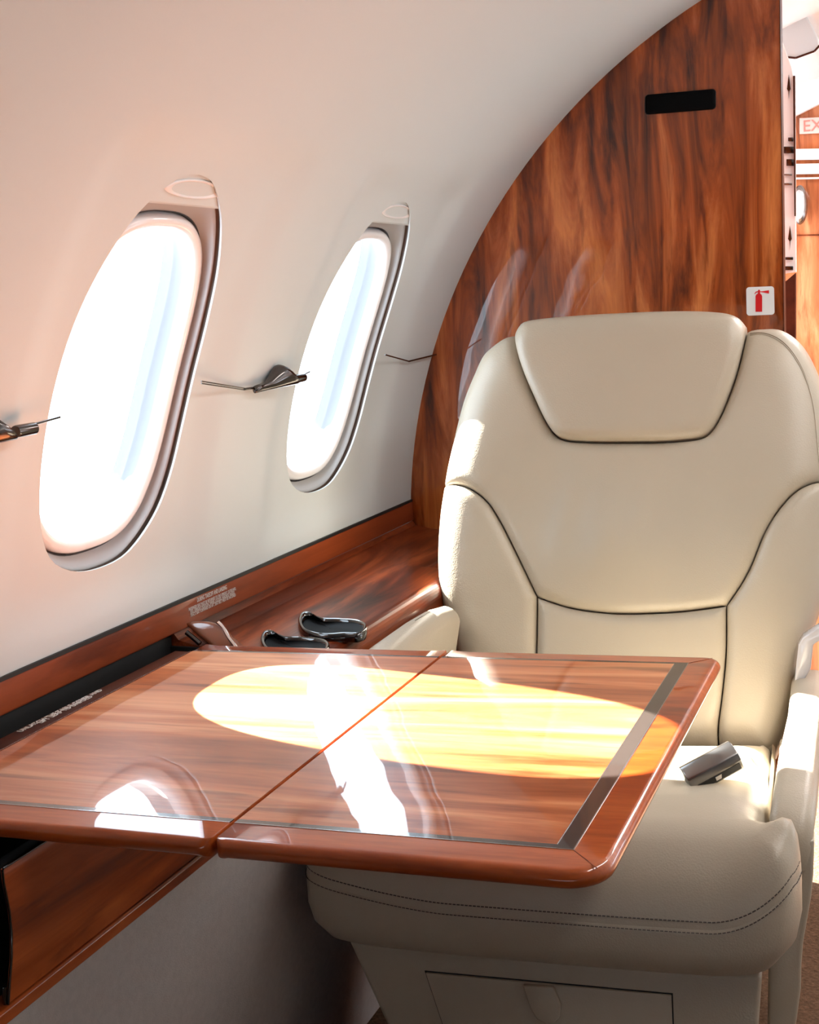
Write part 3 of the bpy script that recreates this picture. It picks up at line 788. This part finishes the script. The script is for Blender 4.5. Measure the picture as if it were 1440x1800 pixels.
# aisle armrest: low, rounded, with side panel
def arm_block(name, ustat, levels, mat):
    rings = []
    for v_, top, uin, uout, bot in levels:
        r = .016 if uin > 0 else .024; pr = []
        um = (uin+uout)/2
        pr = [(uin, bot), (uin, top-r)]+[(uin+r*(1-math.cos(t)), top-r+r*math.sin(t)) for t in np.linspace(.2, PI/2, 6)]+[(uout-r*(1-math.cos(t)), top-r+r*math.sin(t)) for t in np.linspace(PI/2, .2, 6)]+[(uout, top-r), (uout-.030, bot)]
        rings.append([Lc(u, v_, w) for u, w in pr])
    v, f = skin(rings, True, True, True); o = mk(name, v, f, mat, seat); auto_smooth(o, 50); return o
arm_block('armrest', 0, [(.088, -.650, .272, .304, -.67), (.089, -.632, .267, .309, -.70), (.096, -.616, .265, .312, -.75), (.115, -.603, .264, .315, -.76), (.15, -.594, .266, .318, -.76), (.25, -.578, .272, .323, -.76), (.40, -.570, .282, .330, -.76), (.56, -.564, .286, .334, -.76)], m_leather)
sp = [pxv(*p, .092) for p in ((1430, 1540), (1426, 1580), (1412, 1660), (1409, 1700), (1408, 1740), (1400, 1800))]
sp = [Vector((.314, -.63))]+sp+[Vector((sp[-1].x-.01, -1.0)), Vector((.255, -1.0)), Vector((.262, -.76)), Vector((.27, -.64))]
prism('side_panel', [Lc(p.x, .092, p.y) for p in sp], VV*.38, m_leather, seat, bw=.004)
tube('seat_lock_knob', [Lc(*pxv(1346, 1796, -.01).to_tuple()[:1], -.01, -.835), Lc(pxv(1346, 1796, -.01).x, .03, -.84)], .012, m_steel, seat)
# window-side armrest, higher
arm_block('armrest', 0, [(.06, -.478, -.272, -.222, -.60), (.064, -.466, -.274, -.216, -.62), (.10, -.457, -.274, -.212, -.64), (.235, -.449, -.262, -.206, -.64), (.36, -.448, -.252, -.202, -.64), (.44, -.451, -.246, -.200, -.64), (.50, -.460, -.242, -.198, -.64)], m_leather)
# polished side shell at the aisle side of the backrest
so = [(1404, 1134), (1412, 1121), (1440, 1103), (1465, 1096), (1468, 1118), (1445, 1124), (1430, 1134), (1426, 1175), (1415, 1194), (1407, 1214), (1398, 1236), (1394, 1228), (1399, 1180)]
prism('side_shell', [hit(px, py, Lc(0, .52, 0), VV) for px, py in so], VV*.03, m_shell, seat, bw=.0025)

# seat belt buckle on the cushion
bc = hit(1249, 1346, Lc(0, 0, -.598), ZZ)
bx_ = (U*.74+VV*.30+ZZ*.36).normalized(); bn = (VV*-.50+ZZ*.72+U*-.40); bn = (bn-bx_*bn.dot(bx_)).normalized(); by_ = bn.cross(bx_)
bk = empty('seat_belt_buckle', bc, Matrix((bx_, by_, bn)).transposed(), label='silver metal seat belt buckle lying on the sunlit seat cushion', cat='buckle')
def BK(x, y, z): return bc+bx_*x+by_*y+bn*z
hl, hw, ht = .036, .019, .013
sec = [(-hw, -ht), (-hw, .2*ht), (-hw*.75, ht*.8), (-hw*.2, ht*1.15), (hw*.4, ht*1.1), (hw*.85, ht*.6), (hw, 0), (hw, -ht)]
v, f = skin([[BK(x, y, z) for y, z in sec] for x in (-hl, hl)], True, True, True)
o = mk('buckle_body', v, f, m_steel, bk); bevel(o, .0015, 3)
fr0 = [BK(x, -hw-.0006, z) for x, z in ((-hl*.88, -ht*.75), (hl*.88, -ht*.75), (hl*.88, ht*.0), (-hl*.88, ht*.0))]
prism('buckle_slot', fr0, by_*.003, m_black, bk)
prism('latch_plate', [BK(x, -hw-.0012, z) for x, z in ((-hl*.1, -ht*.6), (hl*.1, -ht*.6), (hl*.15, -ht*.1), (-hl*.1, -ht*.1))], by_*.004, m_chrome, bk)
stp = []
for t in np.linspace(0, 1, 12):
    p = BK(hl*.8, 0, 0).lerp(Lc(.235, .43, -.655), t)+ZZ*(.006*math.sin(PI*t)-.004)
    stp.append([p-by_*.012-bn*.001, p+by_*.012-bn*.001, p+by_*.012+bn*.001, p-by_*.012+bn*.001])
v, f = skin(stp, True, True, True); mk('belt_webbing', v, f, m_leather, bk)

# ------------------------------------------------------------------ coat hooks on the liner between windows
def wall_pt(px, py, off=0):
    d = ray(px, py); R = RR-off
    aa = d.x*d.x+d.z*d.z; bb = -2*(d.x*CCX+d.z*CCZ); cc = CCX**2+CCZ**2-R*R
    return d*((-bb+math.sqrt(bb*bb-4*aa*cc))/(2*aa))
def hook(dy, label, horn=True, cut=None, hy=0, hz=0):
    """rail, horn, cap; modelled on the bay between the two windows and repeated by window pitch"""
    sh = Vector((0, dy, 0))
    ww = lambda px, py, off=.004: wall_pt(px, py, off)+sh
    o = empty('coat_hook', ww(490, 680, 0), label=label, cat='coat hook')
    a, b, c_ = ww(354, 672, .006), ww(430, 684, .007), ww(452, 681, .008)
    if cut:
        tube('rail', [a, b], .0014, m_nickel, o, n=8); tube('rail', [b, Vector((b.x+.002, cut, b.z+.004))], .0016, m_nickel, o, n=8); return o
    for dz in (.0014, -.0014): tube('rail', [a+Vector((0, 0, dz)), b+Vector((0, 0, dz*.8))], .0009, m_nickel, o, n=8)
    c_ = c_+Vector((0, hy, hz))
    tube('rail', [b, c_], .0018, m_nickel, o, n=8)
    # horn: flared lacquered trumpet whose open rim leans outwards
    hs = Vector((0, hy, hz))
    n = 24; rings = []
    st_ = ww(448, 685, .011)+hs; en = ww(512, 677, .016)+hs
    for t, r in ((0, .0030), (.02, .0052), (.12, .0056), (.3, .0064), (.45, .0082), (.6, .0108), (.75, .0135), (.88, .0152), (.97, .0156), (1, .0148), (1, .009)):
        c0 = st_.lerp(en, t); c0.z = st_.z-.005+r+t*.004; k_ = max(0, (t-.3)/.7)
        rings.append([c0+Vector((r*math.cos(a)*.9+.004*(1-math.sin(a))*k_, -.017*(1+math.sin(a))*k_, r*math.sin(a))) for a in np.linspace(0, 2*PI, n, endpoint=False)])
    v, f = skin(rings, True, True, True); auto_smooth(mk('horn', v, f, m_nickel, o), 60)
    p = ww(519, 674, .016)+hs; q_ = ww(534, 671, .014)+hs; p.z = q_.z = st_.z+.006
    tube('end_cap', [p, p.lerp(q_, .1), q_], (.0060, .0066, .0064), m_nickel, o, n=16)
    r_ = ww(541, 667, .006); r_.z = q_.z+.006; r_.y -= .020 if hy else .012
    tube('rail', [q_+Vector((0, 0, .004)), r_+Vector((0, .02, 0))], .0014, m_nickel, o, n=8)
    return o
hook(0, 'small dark metal coat hook on the cream wall between the two windows')
hook(-.613, 'dark metal coat hook cut by the left edge of the picture', hy=-.026, hz=-.006)
hook(.613, 'thin bent dark metal rail on the wall between far window and bulkhead', cut=YB-.001)

# ------------------------------------------------------------------ forward compartment seen past the bulkhead
YF = 3.6
def FP(px, py, y): return at_y(px, py, y)
mk('wall_forward', [(-.6, YF, -EZ), (1.1, YF, -EZ), (1.1, YF, .5), (-.6, YF, .5), (-.6, YF+.03, -EZ), (1.1, YF+.03, -EZ), (1.1, YF+.03, .5), (-.6, YF+.03, .5)], [(0, 1, 2, 3), (4, 5, 6, 7), (0, 1, 5, 4), (2, 3, 7, 6), (1, 2, 6, 5), (0, 3, 7, 4)], m_fwood, smooth=False, kind='structure')
# cream soffit above the forward wall (its lower edge slopes)
q = [FP(1385, 212, YF-.01), FP(1470, 170, YF-.01), FP(1700, 150, YF-.01), FP(1700, -300, YF-.01), FP(1330, -300, YF-.01), FP(1330, 212, YF-.01)]
prism('trim_1', q, (0, -.02, 0), m_white, kind='structure')
for k, (y0, y1) in enumerate(((262, 281), (288, 306), (312, 315))):
    q = [FP(1380, y1+1, YF-.002), FP(1500, y1-1, YF-.002), FP(1500, y0-1, YF-.002), FP(1380, y0+1, YF-.002)]
    prism('trim_%d' % (k+2), q, (0, -.012, 0), m_white, kind='structure')
q = [FP(1380, 415, YF-.002), FP(1500, 413, YF-.002), FP(1500, 411, YF-.002), FP(1380, 413, YF-.002)]
prism('trim_5', q, (0, -.002, 0), m_ledge, kind='structure')
ex = empty('exit_sign', FP(1425, 235, YF-.01), label='pale exit sign with light red letters on the forward wood panel', cat='sign')
q = [FP(1406, 236, YF-.004), FP(1475, 233, YF-.004), FP(1475, 205, YF-.004), FP(1406, 208, YF-.004)]
prism('plate', q, (0, -.006, 0), m_pink, ex, bw=.001)
a = FP(1411, 232, YF-.0108); b = FP(1411, 211, YF-.0108)
text('letters', 'EXIT', (b.z-a.z)*1.38, a, Vector((1, 0, 0)), ZZ, m_exit, ex, .0006, 'LEFT')
kn = empty('door_knob', FP(1407, 390, YF-.05), label='round grey metal knob beside the white strip on the forward panel', cat='knob')
c = FP(1406, 360, YF-.05)
rings = []
for s, d in ((.6, .045), (.9, .03), (1.0, .01), (.97, -.004), (.7, -.012), (.2, -.014)):
    rings.append([c+Vector((.019*s*math.cos(t), d, .049*s*math.sin(t))) for t in np.linspace(0, 2*PI, 28, endpoint=False)])
v, f = skin(rings, True, True, True); mk('knob_body', v, f, m_steel, kn)
rings = [[c+Vector((.013*s*math.cos(t), -.0142+d, .036*s*math.sin(t))) for t in np.linspace(0, 2*PI, 28, endpoint=False)] for s, d in ((1, .001), (1, -.001), (.5, -.003), (.1, -.003))]
v, f = skin(rings, True, True, True); mk('knob_cap', v, f, m_shell, kn)
# polished sliding-door edge with dart ornaments
YD = 2.62
dp = empty('polished_door_edge', FP(1389, 480, YD), label='narrow white polished door edge with dart marks beside the bulkhead', cat='door edge')
q = [FP(1370, 482, YD), FP(1399, 478, YD), FP(1397, 150, YD), FP(1392, 120, YD), FP(1370, 60, YD)]
prism('door_face', q, (0, .02, 0), m_white, dp)
q = [FP(1397.5, 380, YD-.001), FP(1399.5, 380, YD-.001), FP(1398.5, 134, YD-.001), FP(1395, 134, YD-.001)]
prism('dark_edge', q, (0, -.008, 0), m_strip, dp)
for (x, y0, y1, up) in ((1387, 130, 176, False), (1389, 396, 440, True)):
    ym = y0+(y1-y0)*(.58 if not up else .55)
    w_ = 3.2
    pts = [(x, y0), (x+w_, ym), (x+.8, ym+4), (x, y1), (x-.8, ym+4), (x-w_, ym)]
    prism('dart', [FP(px, py, YD-.0015) for px, py in pts], (0, -.001, 0), m_blackgloss, dp)
for (x0, x1, y0, y1) in ((1381, 1395, 452, 457), (1380, 1395, 468, 475), (1386, 1395, 242, 249), (1378, 1396, 258, 270), (1383, 1396, 280, 292), (1379, 1393, 306, 309), (1379, 1393, 322, 326)):
    prism('hinge_fitting', [FP(px, py, YD-.002) for px, py in ((x0, y1), (x1, y1), (x1, y0), (x0, y0))], (0, -.006, 0), m_nickel if y1-y0 > 4 else m_steel, dp, bw=.001)
q = [FP(1370, 700, YD+.02), FP(1398, 700, YD+.02), FP(1398.5, 480, YD+.02), FP(1382, 494, YD+.02), FP(1370, 500, YD+.02)]
prism('lower_door_panel', q, (0, .02, 0), m_strip, dp)
# overhead unit
ou = empty('overhead_unit', FP(1405, 100, 2.9), label='white overhead box with a dark lower edge near the forward ceiling', cat='overhead unit')
q = [FP(1370, 99, 2.9), FP(1399, 102, 2.9), FP(1432, 90, 2.9), FP(1441, 80, 2.9), (FP(1436, 62, 2.9)), FP(1404, 0, 2.9), FP(1380, -60, 2.9), FP(1340, -60, 2.9)]
prism('unit_shell', q, (0, .35, 0), m_wall, ou, bw=.003)
for a, b in (((1370, 99), (1399, 102)), ((1399, 102), (1432, 90)), ((1432, 90), (1441, 80))):
    tube('edge_strip', [FP(*a, 2.9), FP(*b, 2.9)], .0022, m_strip, ou, n=8)

# ------------------------------------------------------------------ lights
for o in TOPS: o.location.z += EZ
sc = bpy.context.scene
w = bpy.data.worlds.new('sky'); sc.world = w; w.use_nodes = True; nt = w.node_tree
bg = nt.nodes['Background']; bg.inputs[0].default_value = (.74, .87, 1.0, 1); bg.inputs[1].default_value = 11.0
sun = bpy.data.lights.new('sun', 'SUN'); sun.energy = 120; sun.angle = math.radians(.6); sun.color = (1, .98, .94)
so_ = bpy.data.objects.new('sun', sun); COL.objects.link(so_)
kx, ky = 1.22, -.38          # metres inboard / aft travelled per metre of fall
so_.rotation_euler = Vector((kx, ky, -1)).to_track_quat('-Z', 'Y').to_euler()
# added fill strip over the aisle, out of view, to brighten wall and seat
me_, nte, be = nodes('fill_emission'); be.inputs['Emission Color'].default_value = (1, .98, .96, 1); be.inputs['Emission Strength'].default_value = 30.0
cl = empty('fill_strip', (.30, 1.45, CCZ+math.sqrt(RR**2-.05)-.02+EZ), label='added fill light strip above the aisle, out of view', cat='light')
lx, lz = .30, CCZ+math.sqrt(RR**2-(.30-CCX)**2)+EZ
box('fill_emitter', (lx-.05, .75, lz-.030), (lx+.05, 2.2, lz-.022), me_, cl, bw=.002)
fl = empty('fill_strip', (.2, 3.0, .47+EZ), label='added fill light strip, out of view, brightening the forward compartment', cat='light')  # added unseen strip, only to brighten the forward compartment
box('fill_emitter', (.05, 2.75, .485+EZ), (.35, 3.3, .492+EZ), me_, fl, bw=.002)
box('fill_housing', (.04, 2.74, .492+EZ), (.36, 3.31, .512+EZ), m_white, fl, bw=.002)
box('fill_housing', (lx-.06, .74, lz-.022), (lx+.06, 2.21, lz-.004), m_white, cl, bw=.002)

# ------------------------------------------------------------------ camera
cam = bpy.data.cameras.new('camera'); co = bpy.data.objects.new('camera', cam); COL.objects.link(co)
cam.sensor_fit = 'VERTICAL'; cam.sensor_height = 30; cam.lens = 30*F/1800; cam.clip_start = .02
co.matrix_world = Matrix(((*M[0], 0), (*M[1], 0), (*M[2], EZ), (0, 0, 0, 1)))
sc.camera = co
sc.view_settings.view_transform = 'Standard'; sc.view_settings.look = 'None'; sc.view_settings.gamma = 1; sc.view_settings.exposure = -.45
sc.view_settings.use_curve_mapping = False
